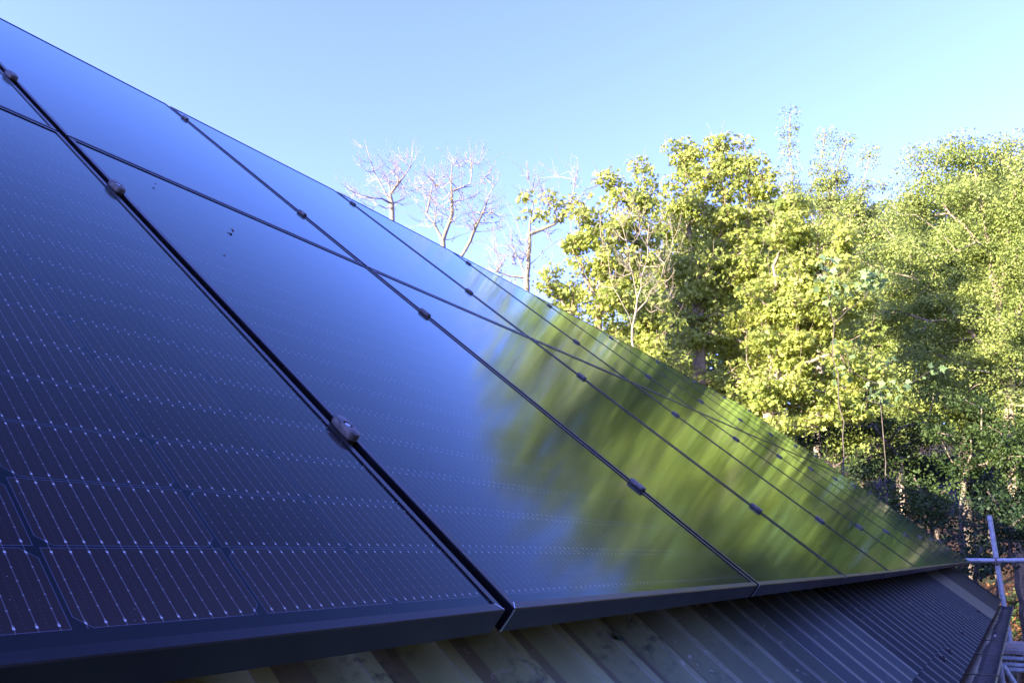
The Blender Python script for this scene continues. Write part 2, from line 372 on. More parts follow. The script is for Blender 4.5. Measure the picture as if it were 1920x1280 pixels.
mb = MB(); mb.box((U0, EY + .05, EZ - .26), (U1 - U0, 0, 0), (0, .03, 0), (0, 0, .21)); mb.build('fascia', M['fascia'], house, bevel=.003)
mb = MB(); mb.box((U0 + .1, .25, 0), (11.2 - U0, 0, 0), (0, .2, 0), (0, 0, EZ + .02)); mb.build('front_wall', M['wall'], house)
rtop = rp(0, VR, OFF - .18)
mb = MB(); n_ = [(11.25, .25, 0), (11.25, rtop[1] * 2 - .2, 0), (11.25, rtop[1] * 2 - .2, EZ - .05), (11.25, rtop[1], rtop[2] - .02), (11.25, .25, EZ + .02)]
mb.quadface(n_); mb.quadface([(x + .05, y, z) for x, y, z in reversed(n_)]); mb.build('gable_wall', M['wall'], house)
# gutter: half-round trough with rolled lip, debris, brackets
GR = .062; GY = EY - .048; GZ = EZ - .055
mb = MB(); K = 14; GU1 = U1 - .06
for rr, sgn in ((GR, 1), (GR - .0025, -1)):
    for i in range(K):
        t0, t1 = math.pi + math.pi * i / K, math.pi + math.pi * (i + 1) / K
        q = [(U0, GY + rr * math.cos(t0), GZ + rr * math.sin(t0)), (GU1, GY + rr * math.cos(t0), GZ + rr * math.sin(t0)),
             (GU1, GY + rr * math.cos(t1), GZ + rr * math.sin(t1)), (U0, GY + rr * math.cos(t1), GZ + rr * math.sin(t1))]
        mb.quadface(q if sgn > 0 else q[::-1])
mb.tube((U0, GY - GR, GZ), (GU1, GY - GR, GZ), .006, 8)
gut = mb.build('gutter', M['gutter'], house, smooth=True)
mb = MB(); cap = [(GU1, GY + (GR + .003) * math.cos(math.pi + math.pi * i / K), GZ + (GR + .003) * math.sin(math.pi + math.pi * i / K)) for i in range(K + 1)]
mb.quadface(cap); mb.quadface([(x + .008, y, z) for x, y, z in reversed(cap)])
for i in range(K): mb.quadface([cap[i], (cap[i][0] + .008,) + cap[i][1:], (cap[i + 1][0] + .008,) + cap[i + 1][1:], cap[i + 1]])
mb.quadface([cap[0], cap[-1], (GU1 + .008,) + cap[-1][1:], (GU1 + .008,) + cap[0][1:]]); mb.build('end_cap', M['gutter'], gut)
rng = np.random.default_rng(5)
mb = MB(); ns = 160; xs = np.linspace(U0 + .02, GU1 - .02, ns)
hs = -.020 + .006 * np.sin(xs * 3.1) + rng.normal(0, .003, ns)
for i in range(ns - 1):
    for (ya, yb, e0, e1) in ((-.05, -.015, -.012, 0), (-.015, .02, 0, .003), (.02, .05, .003, -.01)):
        mb.quadface([(xs[i], GY + ya, GZ + hs[i] + e0), (xs[i + 1], GY + ya, GZ + hs[i + 1] + e0), (xs[i + 1], GY + yb, GZ + hs[i + 1] + e1), (xs[i], GY + yb, GZ + hs[i] + e1)])
mb.build('gutter_debris', M['litter'], gut)
gb = None
for i, bx_ in enumerate(np.arange(3.2, 11.5, .95)):
    if gb is None:
        mb = MB()
        for j in range(10):
            t0, t1 = math.pi + math.pi * j / 10, math.pi + math.pi * (j + 1) / 10
            for rr in (GR + .002, GR + .005):
                mb.quadface([(bx_, GY + rr * math.cos(t0), GZ + rr * math.sin(t0)), (bx_ + .022, GY + rr * math.cos(t0), GZ + rr * math.sin(t0)),
                             (bx_ + .022, GY + rr * math.cos(t1), GZ + rr * math.sin(t1)), (bx_, GY + rr * math.cos(t1), GZ + rr * math.sin(t1))])
        mb.box((bx_, GY - GR - .008, GZ + .004), (.022, 0, 0), (0, 2 * GR + .03, 0), (0, 0, .004))
        gb = mb.build('gutter_bracket', M['rail'], gut); first_x = bx_
    else:
        o = gb.copy(); link(o, gut); o.location = (bx_ - first_x, 0, 0)
for (px, py) in ((1848, 1124), (1836, 1145), (1805, 1186), (1780, 1219), (1848 - 80, 1232)):   # dark capped roofing screws
    d = ray(px, py); q = O0 + Nv * (OFF + .002); t = ((q - CAM) @ Nv) / (d @ Nv); P = CAM + d * t
    mb = MB(); mb.tube(P - Nv * .01, P + Nv * .003, .016, 10); mb.tube(P + Nv * .003, P + Nv * .010, .009, 6, .007); mb.build('roof_screw', M['fascia'], house)

# ------------------------------------------------------------------ rails, panels, clamps
rail_v = {'lowest': .3877, 'second lowest': 1.3359, 'second highest': HP + .4608, 'highest': HP + 1.5537}
for nm, v in rail_v.items():
    mb = MB(); mb.box(rp(.06, v - .02, -.082), Xv * 11.42, Sv * .04, Nv * .040); mb.box(rp(.06, v - .006, -.045), Xv * 11.42, Sv * .004, Nv * .004)
    r = mb.build('mounting_rail', M['rail']); tag(r, 'black horizontal mounting rail under the panels, ' + nm + ' of the four', 'rail', 'rails carrying the solar panels')
    for k, uu in enumerate(np.arange(.45, 11.5, 1.068)):
        b_ = MB(); b_.box(rp(uu, v - .03, OFF + .004), Xv * .05, Sv * .06, Nv * .006); b_.box(rp(uu, v + .021, OFF + .008), Xv * .05, Sv * .006, Nv * .09)
        b_.build('roof_hook', M['rail'], r)
ords = ['first', 'second', 'third', 'fourth', 'fifth', 'sixth', 'seventh', 'eighth', 'ninth', 'tenth']
GAP = [.02, .022, .020] + [.020] * 8
FH = .035
def panel(i, row):
    va, vb = (0.0, HP - .006) if row == 0 else (HP + .006, HT)
    c00 = seam(i, va) + Xv * GAP[i] / 2; c10 = seam(i + 1, va) - Xv * GAP[i + 1] / 2
    c01 = seam(i, vb) + Xv * GAP[i] / 2; c11 = seam(i + 1, vb) - Xv * GAP[i + 1] / 2
    nn = np.cross(c10 - c00, c01 - c00); nn /= np.linalg.norm(nn)
    WN, HN = 1.134, 1.728
    def m(x, y, h):
        s, t = x / WN, y / HN
        return (c00 * (1 - s) + c10 * s) * (1 - t) + (c01 * (1 - s) + c11 * s) * t + nn * h
    rowname = 'lower' if row == 0 else 'upper'
    extra = {(0, 0): 'nearest black solar panel with clear white cell dots, lower row, far left',
             (1, 0): 'solar panel reflecting blue sky and the blurred tree edge, lower row, second from left',
             (0, 1): 'black solar panel cut by the left edge, upper row, above the nearest one',
             (1, 1): 'big plain blue-reflecting solar panel along the skyline, upper row, second from the left',
             (9, 0): 'farthest solar panel at the narrow tip beside the scaffold tube, lower row',
             (9, 1): 'farthest solar panel of the upper row, a thin sliver in front of the trees'}
    lab = extra.get((i, row), 'black solar panel reflecting %s, %s row, %s from the left' % ('blurred trees' if i > 3 or row == 0 else 'sky and tree tops', rowname, ords[i]))
    root = empty('solar_panel', tuple(c00), lab, 'solar panel', 'black solar panels on the roof')
    fs, fb, ft = .012, .012, .012; lip = .0022
    mb = MB()
    O = [(0, 0), (WN, 0), (WN, HN), (0, HN)]; I = [(fs, fb), (WN - fs, fb), (WN - fs, HN - ft), (fs, HN - ft)]; B = [(.026, .026), (WN - .026, .026), (WN - .026, HN - .026), (.026, HN - .026)]
    ch = .0012; O2 = [(ch, ch), (WN - ch, ch), (WN - ch, HN - ch), (ch, HN - ch)]
    for a in range(4):
        b = (a + 1) % 4
        mb.quadface([m(*O2[a], 0), m(*O2[b], 0), m(*I[b], 0), m(*I[a], 0)])
        mb.quadface([m(*O[a], -ch), m(*O[b], -ch), m(*O2[b], 0), m(*O2[a], 0)])
        mb.quadface([m(*I[a], 0), m(*I[b], 0), m(*I[b], -lip - .001), m(*I[a], -lip - .001)])
        mb.quadface([m(*O[a], -FH), m(*O[b], -FH), m(*O[b], -ch), m(*O[a], -ch)])
        mb.quadface([m(*O[b], -FH), m(*O[a], -FH), m(*B[a], -FH), m(*B[b], -FH)])
    fr = mb.build('frame', M['frame'], root)
    # bare mitre joints
    mb = MB()
    for (o, q, s) in ((O2[0], I[0], 1), (O2[1], I[1], -1)):
        if i > 4: continue
        if mb.f: mb.build('mitre_joint', M['silver'], fr); mb = MB()
        a = m(o[0], o[1], .0003); b = m(q[0] - s * .001, q[1], .0003); ww = (c10 - c00) / WN * .0006
        mb.quadface([a - ww, a + ww, b + ww, b - ww])
    if mb.f: mb.build('mitre_joint', M['silver'], fr); mb = MB()
    e = .0006; wv = .0018 if i in (1, 2) else .0011
    mb.quadface([m(-e, -e, -FH), m(wv, -e, -FH), m(wv, -e, -.001), m(-e, -e, -.001)])
    mb.quadface([m(-e, wv * .5, -FH), m(-e, -e, -FH), m(-e, -e, -.001), m(-e, wv * .5, -.001)])
    mb.build('corner_joint', M['silver'], fr)
    # laminate: gridded so the UVs stay metric
    nx, ny = 2, 2; xs = np.linspace(fs - .002, WN - fs + .002, nx + 1); ys = np.linspace(fb - .002, HN - ft + .002, ny + 1)
    V = []; UV = []
    for y in ys:
        for x in xs: V.append(m(x, y, -lip)); UV.append((x, y))
    F = [[r * (nx + 1) + c, r * (nx + 1) + c + 1, (r + 1) * (nx + 1) + c + 1, (r + 1) * (nx + 1) + c] for r in range(ny) for c in range(nx)]
    arr_mesh('glass_laminate', np.array(V), np.array(F), M['panel'], root, uv=np.array(UV))
    bk = MB(); bk.quadface([m(.03, HN - .03, -.008), m(WN - .03, HN - .03, -.008), m(WN - .03, .03, -.008), m(.03, .03, -.008)]); bk.build('backsheet', M['rail'], root)
for row in (0, 1):
    for i in range(10): panel(i, row)

def clamp_mesh():
    """50 mm long pressed clamp with rounded ends and a recessed bolt, local axes: x across the seam, y along it, z up"""
    mb = MB(); K = 28; L, Wd = .0255, .0105
    def ring(sx, sy, z, pw=2.6):
        r = []
        for k in range(K):
            t = 2 * math.pi * k / K; c, s = math.cos(t), math.sin(t)
            r.append((sx * math.copysign(abs(c) ** (2 / pw), c), sy * math.copysign(abs(s) ** (2 / pw), s), z))
        return r
    rings = [ring(Wd, L, 0), ring(Wd, L, .0055), ring(Wd * .93, L * .965, .0078), ring(Wd * .80, L * .90, .0088), ring(Wd * .62, L * .30, .0088, 2), ring(Wd * .56, L * .26, .0060, 2), ring(Wd * .50, L * .22, .0045, 2)]
    n = 0
    for r in rings: mb.v += r
    for a in range(len(rings) - 1):
        for k in range(K):
            j = (k + 1) % K; mb.f.append([a * K + k, a * K + j, (a + 1) * K + j, (a + 1) * K + k]); mb.m.append(0)
    mb.f.append([(len(rings) - 1) * K + k for k in range(K)]); mb.m.append(0)
    mb.f.append([k for k in reversed(range(K))]); mb.m.append(0)
    mb.box((-.006, -.02, -.05), (.012, 0, 0), (0, .04, 0), (0, 0, .0495))
    return mb
clamp0 = None
for n in range(1, 11):
    for nm, v in rail_v.items():
        if n == 10 and nm in ('highest',): pass
        e1 = seam(n, v + .01) - seam(n, v - .01); ey = e1 / np.linalg.norm(e1); ex = Xv - ey * (Xv @ ey); ex /= np.linalg.norm(ex); ez = np.cross(ex, ey)
        c = seam(n, v, .0008) + (Xv * .003 if n == 1 else 0)
        Mx = Matrix(((ex[0], ey[0], ez[0], c[0]), (ex[1], ey[1], ez[1], c[1]), (ex[2], ey[2], ez[2], c[2]), (0, 0, 0, 1)))
        if clamp0 is None:
            root = bpy.data.objects.new('panel_clamp', None); link(root)
            root.location = (0, 0, 0); body = clamp_mesh().build('clamp_body', M['clamp_black'], root, smooth=True)
            hb = MB(); hb.tube((0, 0, .003), (0, 0, .0082), .0042, 6); bolt = hb.build('bolt', M['bolt'], body)
            clamp0 = (root, body, bolt)
        else:
            root = clamp0[0].copy(); link(root); b = clamp0[1].copy(); link(b, root); q = clamp0[2].copy(); link(q, b)
        if n == 1:
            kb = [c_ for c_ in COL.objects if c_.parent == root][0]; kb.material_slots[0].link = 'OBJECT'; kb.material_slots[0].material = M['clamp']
        root.matrix_world = Mx; root.location = tuple(c); root.rotation_euler = Mx.to_euler(); root.scale = (1.3, 1.15, 1.35) if n == 1 else (1, 1, 1)
        big = {(1, 'lowest'): 'large nearest weathered clamp coloured flash-lit grey between the two nearest panels', (1, 'second lowest'): 'brown-grey clamp on the wide black gap, below the panel row joint',
               (1, 'second highest'): 'dark clamp on the wide black gap by the left edge'}
        tag(root, big.get((n, nm), 'small black clamp on the %s panel joint, %s on that joint' % ('end' if n == 10 else ords[n - 1], nm)), 'clamp', 'clamps holding the solar panels')

# loose bits lying on the glass and on the sheets
def on_plane(px, py, o=0.0):
    d = ray(px, py); q = O0 + Nv * o; t = ((q - CAM) @ Nv) / (d @ Nv); return CAM + d * t
def bit(name, px, py, size, m, label, cat, o=.003, wings=2, seed=0, group=None):
    P = on_plane(px, py, o); r = random.Random(seed); mb = MB()
    for k in range(wings):
        a = r.uniform(0, 6.28); d = Xv * math.cos(a) + Sv * math.sin(a); s = np.cross(Nv, d); L = size * r.uniform(.7, 1.2); w_ = size * .28
        e = [P, P + d * L * .5 + s * w_ + Nv * size * .25, P + d * L + Nv * size * .35, P + d * L * .5 - s * w_ + Nv * size * .15]
        mb.quadface(e); mb.quadface([q - Nv * size * .08 for q in reversed(e)])
    mb.tube(P - Nv * .001, P + Nv * size * .25, size * .16, 6, size * .08)
    return tag(mb.build(name, m), label, cat, group)
bit('winged_seed', 437, 434, .013, M['deadleaf'], 'small red-brown winged seed on the second panel, the largest speck', 'seed', seed=3, wings=3)
bit('leaf_fragment', 422, 479, .006, M['deadleaf'], 'tiny dark fragment just below the winged seed on the blue panel', 'debris', seed=4)
bit('leaf_fragment', 292, 345, .007, M['deadleaf'], 'tiny brown fragment just below the row joint, left of the winged seed', 'debris', seed=5)
bit('leaf_fragment', 173, 475, .004, M['pale'], 'tiny pale crumb on the nearest panel', 'debris', seed=6)
bit('leaf_fragment', 1357, 1019, .011, M['deadleaf'], 'red-brown fragment near the second joint, low on the tree reflection', 'debris', seed=7)
bit('leaf_fragment', 1545, 1022, .014, M['deadleaf'], 'dark fragment on the fourth lower panel near its bottom edge', 'debris', seed=8)
bit('leaf_fragment', 880, 915, .004, M['moss'], 'tiny dark speck in the middle of the second lower panel', 'debris', seed=9)
bit('moss_clump', 1156, 1196, .020, M['moss'], 'dark green moss clump on the corrugated sheet under the panels', 'moss', o=OFF + .004, seed=11, wings=4)
bit('pale_flake', 1410, 1138, .018, M['moss'], 'small grey flake on the corrugated roof by the second panel joint', 'debris', o=OFF + .004, seed=12, wings=2)
bit('pale_flake', 1865, 1192, .05, M['pale'], 'pale twig scrap lying at the gutter edge', 'debris', o=OFF + .01, seed=13, wings=1)
bit('pale_flake', 800, 1256, .010, M['pale'], 'pale elongated flake on the nearest corrugations', 'debris', o=OFF - .02, seed=14, wings=2)

# ------------------------------------------------------------------ scaffold beyond the gable
SX = 11.95
def yz(px, py, X):
    d = ray(px, py); t = (X - CAM[0]) / d[0]; return CAM + d * t
T_ = yz(1855, 966, SX); Bm = yz(1890, 1181, SX); Bl = yz(1906, 1262, SX)
ax = np.array([SX, (T_[1] + Bl[1]) / 2, 0])
pole = empty('scaffold_pole', (SX, T_[1], 0), 'tall leaning galvanised scaffold pole rising beyond the gutter end', 'scaffold pole')
lo = T_ + (Bm - T_) * (T_[2] + .3) / (T_[2] - Bm[2])
lo[2] = max(lo[2], -.3)
mb = MB(); mb.tube(T_, Bm, .029, 16); mb.build('upper_tube', M['galv'], pole, smooth=True)
mb = MB(); mb.tube(Bm, lo, .031, 16); mb.build('lower_tube', M['galv'], pole, smooth=True)
mb = MB(); mb.tube(Bm + (T_ - Bm) * .015, Bm - (T_ - Bm) * .05, .037, 16); mb.build('joint_sleeve', M['galv'], pole, smooth=True)
Cp = yz(1868, 1051, SX)
mb = MB(); mb.box(Cp + np.array([-.075, -.045, -.04]), (.15, 0, 0), (0, .09, 0), (0, 0, .08)); mb.tube(Cp + np.array([-.10, .0, .03]), Cp + np.array([-.10, 0, -.03]), .014, 6); mb.tube(Cp + np.array([-.12, -.0, .0]), Cp + np.array([-.06, 0, 0]), .018, 6)
mb.build('coupler', M['rust'], pole, bevel=.008)
mb = MB(); mb.tube(Cp + np.array([-.062, 2.6, .0]), Cp + np.array([-.062, -4.5, .02]), .026, 16)
tag(mb.build('scaffold_tube', M['galv'], smooth=True), 'horizontal galvanised tube clamped across the tall leaning pole', 'scaffold tube')
BX = yz(1900, 1200, 11.3); BZ = CAM[2] - 1.0
for k in range(5):
    mb = MB(); x0 = 10.9 + .235 * k + .004 * math.sin(k * 7); mb.box((x0, -2.6, BZ - .038 + .004 * (k % 2)), (.225, 0, 0), (0, 2.9, 0), (0, 0, .038))
    tag(mb.build('scaffold_board', M['timber'], bevel=.004), 'grey weathered scaffold board, %s from the roof end in the deck' % ords[k], 'scaffold board', 'boards of the scaffold deck')
for k, (x0, dz) in enumerate(((10.83, -.075), (10.66, -.12), (10.50, -.15))):
    mb = MB(); mb.tube((x0, .15, BZ + dz), (x0, -2.9, BZ + dz), .0245, 14)
    tag(mb.build('scaffold_tube', M['galv'], smooth=True), 'horizontal bluish scaffold tube below the boards, %s down' % ['topmost', 'middle one', 'lowest'][k], 'scaffold tube', 'tubes under the deck')
q = yz(1877, 1262, 9.4); mb = MB(); mb.tube((9.4, q[1], q[2] + .16), (9.4, q[1] - .01, -.1), .0245, 14)
tag(mb.build('scaffold_pole', M['galv'], smooth=True), 'short scaffold upright just outside the gutter, below its outer lip', 'scaffold pole')
q = yz(1917, 1222, 9.0); mb = MB(); mb.box((9.0, q[1] - .225, q[2] - 2.2), (.035, 0, 0), (0, .225, 0), (0, 0, 2.2))
tag(mb.build('upright_board', M['timber'], bevel=.004), 'pale upright board cut by the right edge of the view', 'board')
mb = MB(); mb.tube(yz(1880, 1246, 9.9), yz(1906, 1286, 9.9), .0245, 14); 
tag(mb.build('scaffold_brace', M['galv'], smooth=True), 'short diagonal brace tube between the low uprights', 'scaffold tube')

# ------------------------------------------------------------------ trees
def tubes(P, Q, r0, r1, k):
    d = Q - P; L = np.linalg.norm(d, axis=1, keepdims=True); d = d / np.maximum(L, 1e-6)
    P = P - d * r0[:, None] * .25; Q = Q + d * r1[:, None] * .25
    h = np.where(np.abs(d[:, 2:3]) < .95, np.array([[0, 0, 1.]]), np.array([[1., 0, 0]]))
    a = np.cross(d, h); a /= np.linalg.norm(a, axis=1, keepdims=True); b = np.cross(d, a)
    t = 2 * np.pi * np.arange(k) / k; c, s = np.cos(t)[None, :, None], np.sin(t)[None, :, None]
    ring = a[:, None, :] * c + b[:, None, :] * s
    V = np.concatenate([P[:, None] + ring * r0[:, None, None], Q[:, None] + ring * r1[:, None, None]], 1)
    n = len(P); base = (np.arange(n) * 2 * k)[:, None]; i = np.arange(k)[None]; j = (i + 1) % k
    F = np.stack([base + i, base + k + i, base + k + j, base + j], -1).reshape(-1, 4)
    return V.reshape(-1, 3), F
class Skel:
    def __init__(s, rng, wander=.06, up=.5, step=.32):
        s.p = []; s.par = []; s.len = []; s.w = wander; s.rng = rng; s.up = up; s.step = step; s.tips = []; s.ext = []
    def add(s, p, par):
        p = np.asarray(p, float); s.p.append(p); s.par.append(par)
        s.len.append(0 if par < 0 else s.len[par] + np.linalg.norm(p - s.p[par])); return len(s.p) - 1
    def path(s, pts, par=-1):
        pts = [np.asarray(q, float) for q in pts]
        i = s.add(pts[0], par) if par < 0 else par
        prev = s.p[i]
        for q in (pts[1:] if par < 0 else pts):
            n = max(1, int(np.linalg.norm(q - prev) / s.step)); st = s.p[i].copy()
            for k in range(1, n + 1):
                j = s.rng.normal(0, s.w * .5, 3) if k < n else 0
                i = s.add(st + (q - st) * k / n + j, i)
            prev = q
        return i
    def nearest(s, q): return int(np.argmin([np.linalg.norm(x - q) for x in s.p]))
    def to(s, t, minlen=0.0):
        A = np.array(s.p); L = np.array(s.len); d = np.linalg.norm(A - t, axis=1)
        cost = d + .22 * L + s.up * np.maximum(0, A[:, 2] - t[2]) + np.where(L < minlen, 50, 0)
        i = int(np.argmin(cost)); st = A[i]; D = d[i]; n = max(1, int(D / s.step))
        sag = np.array([0, 0, -.12 * D * s.rng.uniform(.2, 1)]) + s.rng.normal(0, .06 * D, 3)
        for k in range(1, n + 1):
            f = k / n; q = st + (t - st) * f + sag * 4 * f * (1 - f) + (s.rng.normal(0, s.w, 3) if k < n else 0)
            i = s.add(q, i)
        s.tips.append(i); return i
    def mesh(s, name, mat, parent, rt, rmin=.006, pw=.48, kthick=8):
        P = np.array(s.p); par = np.array(s.par); cnt = np.zeros(len(P)); 
        for t in s.tips: cnt[t] += 1
        cnt = np.maximum(cnt, 0)
        leafless = np.ones(len(P), bool); leafless[par[par >= 0]] = False
        cnt[leafless & (cnt == 0)] = .4
        for i in range(len(P) - 1, 0, -1):
            if par[i] >= 0: cnt[par[i]] += cnt[i]
        tot = cnt[0]; r = np.maximum(rt * (cnt / tot) ** pw, rmin)
        r[0] = rt * 1.25
        idx = np.where(par >= 0)[0]; a = par[idx]; ra = np.minimum(r[a], r[idx] * 1.6 + .002); rb = r[idx]
        Vs, Fs, o = [], [], 0
        for lo, hi, k in ((0, .012, 3), (.012, .05, 5), (.05, 9, kthick)):
            m = (rb >= lo) & (rb < hi)
            if m.any():
                V, F = tubes(P[a[m]], P[idx[m]], ra[m], rb[m], k); Vs.append(V); Fs.append(F + o); o += len(V)
        if s.ext:
            E = np.array(s.ext); V, F = tubes(E[:, 0:3], E[:, 3:6], E[:, 6], E[:, 7], 3); Vs.append(V); Fs.append(F + o); o += len(V)
        return arr_mesh(name, np.concatenate(Vs), np.concatenate(Fs), mat, parent, smooth=True)
    def twigs(s, n, L, r, at=None):
        """short up-curving twigs on the tips and outer nodes"""
        idx = s.tips if at is None else at
        for t in idx:
            for _ in range(n):
                p = s.p[t] + s.rng.normal(0, .02, 3); dirv = s.p[t] - s.p[s.par[t]]; dirv = dirv / (np.linalg.norm(dirv) + 1e-6)
                dd = dirv + s.rng.normal(0, .42, 3) + np.array([0, 0, .65]); dd /= np.linalg.norm(dd); l = L * s.rng.uniform(.4, 1.2); m = 3
                for k in range(m):
                    q = p + dd * l / m; s.ext.append((*p, *q, r * (1 - k / m * .6), r * (1 - (k + 1) / m * .6)))
                    if s.rng.random() < .5:
                        d3 = dd + s.rng.normal(0, .6, 3); d3 /= np.linalg.norm(d3); s.ext.append((*q, *(q + d3 * l * .35), r * .6, r * .4))
                    p = q; dd = dd + np.array([0, 0, .22]) + s.rng.normal(0, .15, 3); dd /= np.linalg.norm(dd)
SYC = (np.array([(0, .32, 0), (0, 0, 0), (.30, -.08, -.07), (.30, .16, -.03), (.56, .40, -.12), (.24, .50, -.02), (0, .98, -.06), (-.24, .50, -.02), (-.56, .40, -.12), (-.30, .16, -.03), (-.30, -.08, -.07)]),
       np.array([(0, k, k + 1) for k in range(1, 10)] + [(0, 10, 1)]))
OVAL = (np.array([(0, 0, 0), (.30, .38, -.07), (0, 1.0, -.05), (-.30, .38, -.07)]), np.array([(0, 1, 2), (0, 2, 3)]))
def leaves(name, C, n, rad, size, tmpl, mat, parent, rng, flat=.6, tips=None, lo=0, hi=1, droop=0.0):
    """n leaves round every centre of C"""
    C = np.asarray(C); T, F = tmpl; N = len(C) * n
    cc = np.repeat(C, n, 0); off = rng.normal(0, 1, (N, 3)); off *= (rad * rng.uniform(.35, 1.0, (N, 1)) ** .6) / np.linalg.norm(off, axis=1, keepdims=True)
    off[:, 2] *= flat; P = cc + off
    nrm = off / rad * .7 + rng.normal(0, .45, (N, 3)) + np.array([0, 0, .40]); nrm /= np.linalg.norm(nrm, axis=1, keepdims=True)
    tan = off / rad + rng.normal(0, .5, (N, 3)) - np.array([0, 0, droop]); tan -= nrm * (tan * nrm).sum(1, keepdims=True); tan /= np.linalg.norm(tan, axis=1, keepdims=True) + 1e-9
    bi = np.cross(tan, nrm); s = (size * rng.uniform(.55, 1.25, N))[:, None, None]
    V = P[:, None] + s * (bi[:, None] * T[None, :, 0:1] + tan[:, None] * T[None, :, 1:2] + nrm[:, None] * T[None, :, 2:3])
    FF = (F[None] + (np.arange(N) * len(T))[:, None, None]).reshape(-1, 3)
    cl = np.repeat(rng.uniform(0, 1, len(C)), n); tint = np.clip(lo + (hi - lo) * (.5 * cl + .5 * rng.uniform(0, 1, N)), 0, 1)
    return arr_mesh(name, V.reshape(-1, 3), FF, mat, parent, attr=np.repeat(tint, len(T)))
def blobpts(blobs, dist, rng, dens, depth=1.15, shell=.35):
    """points in ellipsoids seen at (px, py) with pixel radius r at a horizontal distance"""
    out = []
    for b in blobs:
        px, py, r = b[:3]; dd = dist + (b[3] if len(b) > 3 else 0)
        c = at(px, py, dd); D = np.linalg.norm(c - CAM); R = r / FPX * D; f = (c - CAM) / D
        n = max(1, int(dens * math.pi * R * R)); x = rng.normal(0, 1, (n, 3)); x /= np.linalg.norm(x, axis=1, keepdims=True)
        x *= (rng.uniform(shell ** 3, 1, (n, 1)) ** (1 / 3)) * R
        x += f[None] * (x @ f)[:, None] * (depth - 1) ; out.append(c + x)
    return np.concatenate(out)
def tree(name, label, dist, base_px, trunk, blobs, seed, leaf=None, mat_bark='bark', rt=.16, dens=5, depth=1.2, step=.32, wander=.05, group='trees beyond the gable',
         rmin=.007, cat='tree', clear=1.5, twig=None, pw=.48, upw=.5, base_dist=None, skip_crown=False, leaf_frac=1.0, bare=None):
    rng = np.random.default_rng(seed)
    d = ray(base_px, 1000); az = math.atan2(d[1], d[0]); bd = base_dist or dist
    b = np.array([CAM[0] + bd * math.cos(az), CAM[1] + bd * math.sin(az), 0]); b[2] = float(gz(b[0], b[1])) - .1
    root = empty(name, tuple(b), label, cat, group)
    sk = Skel(rng, wander, upw, step)
    first = True
    for path in trunk:
        pts = [at(q[0], q[1], dist + (q[2] if len(q) > 2 else 0)) for q in path]
        if first: sk.path([b] + pts); first = False
        else: sk.path(pts[1:], sk.nearest(pts[0]))
    T = blobpts(blobs, dist, rng, dens, depth)
    g = gz(T[:, 0], T[:, 1]); T = T[T[:, 2] > g + .1]
    T = T[np.argsort(np.linalg.norm(T - sk.p[-1], axis=1))]
    for t in T: sk.to(t, clear)
    nleaf_tips = list(T)
    if bare is not None:
        B = blobpts(bare, dist, rng, dens * .8, depth)
        k0 = len(sk.tips)
        for t in B[np.argsort(np.linalg.norm(B - sk.p[0], axis=1))]: sk.to(t, clear)
        sk.twigs(5, .55, rmin * .8, at=sk.tips[k0:])
    if twig: sk.twigs(*twig)
    tr = sk.mesh('trunk', M[mat_bark], root, rt, rmin, pw)
    if leaf:
        n, rad, size, tm, mt, lo, hi = leaf[:7]
        C = np.array(nleaf_tips)
        # also along the outer branches
        par = np.array(sk.par); kids = np.zeros(len(par)); kids[par[par >= 0]] = 1
        outer = [sk.p[sk.par[t]] for t in sk.tips[:len(T)] if rng.random() < .45]
        if outer: C = np.concatenate([C, np.array(outer)])
        if leaf_frac < 1: C = C[rng.random(len(C)) < leaf_frac]
        if mt == 'syc':                      # last year's dry seed bunches and ivy stems along the inner branches
            nd = np.array(sk.p)[np.array(sk.len) > 2.2]; nd = nd[rng.random(len(nd)) < .34] + rng.normal(0, .05, (1, 3))
            leaves('seed_bunches', nd, 16, .13, .055, OVAL, M['seed'], root, rng, flat=1.3, droop=.8)
        leaves('crown', C, n, rad, size, tm, M[mt], root, rng, lo=lo, hi=hi, droop=leaf[7] if len(leaf) > 7 else 0)
    return root

SY = (70, .27, .088, SYC, 'syc', .0, 1)
# three bare or nearly bare trees standing against the sky
tree('bare_tree', 'bare pale-twigged tree, leftmost against the sky behind the array', 17, 742, [[(742, 620), (735, 400), (728, 330)], [(732, 390), (700, 320), (684, 262)], [(735, 372), (758, 330), (778, 300)]],
     [(682, 270, 9), (690, 300, 10), (700, 330, 18), (725, 330, 28), (750, 310, 16), (765, 300, 14), (775, 290, 8), (668, 370, 18), (650, 350, 12), (700, 380, 20), (740, 360, 30)], 11,
     leaf=None, mat_bark='bark_pale', rt=.062, dens=38, twig=(4, .40, .0045), rmin=.0065, clear=4, pw=.62, wander=.02, depth=1.6, group='bare trees against the sky', step=.2)
tree('bare_tree', 'bare lichened tree with several stems and few yellow buds, middle of the bare ones', 16, 835, [[(835, 640), (830, 450), (815, 420), (818, 390)], [(832, 440), (848, 400), (845, 340), (848, 310)], [(820, 415), (800, 400), (812, 340), (815, 310)], [(835, 540), (872, 470), (905, 400), (925, 350)], [(846, 350), (882, 345), (885, 305), (880, 295)]],
     [(845, 320, 22), (815, 330, 26), (880, 310, 22), (900, 300, 14), (915, 340, 22), (795, 365, 20), (850, 365, 40), (810, 400, 34), (900, 400, 34), (920, 380, 22), (870, 430, 30), (930, 420, 18), (790, 410, 14)], 12,
     leaf=(3, .07, .07, OVAL, 'bud', 0, 1), leaf_frac=.25, mat_bark='bark_pale', rt=.075, dens=34, twig=(4, .40, .0045), rmin=.0065, clear=4, pw=.62, wander=.02, depth=1.6, group='bare trees against the sky', step=.2)
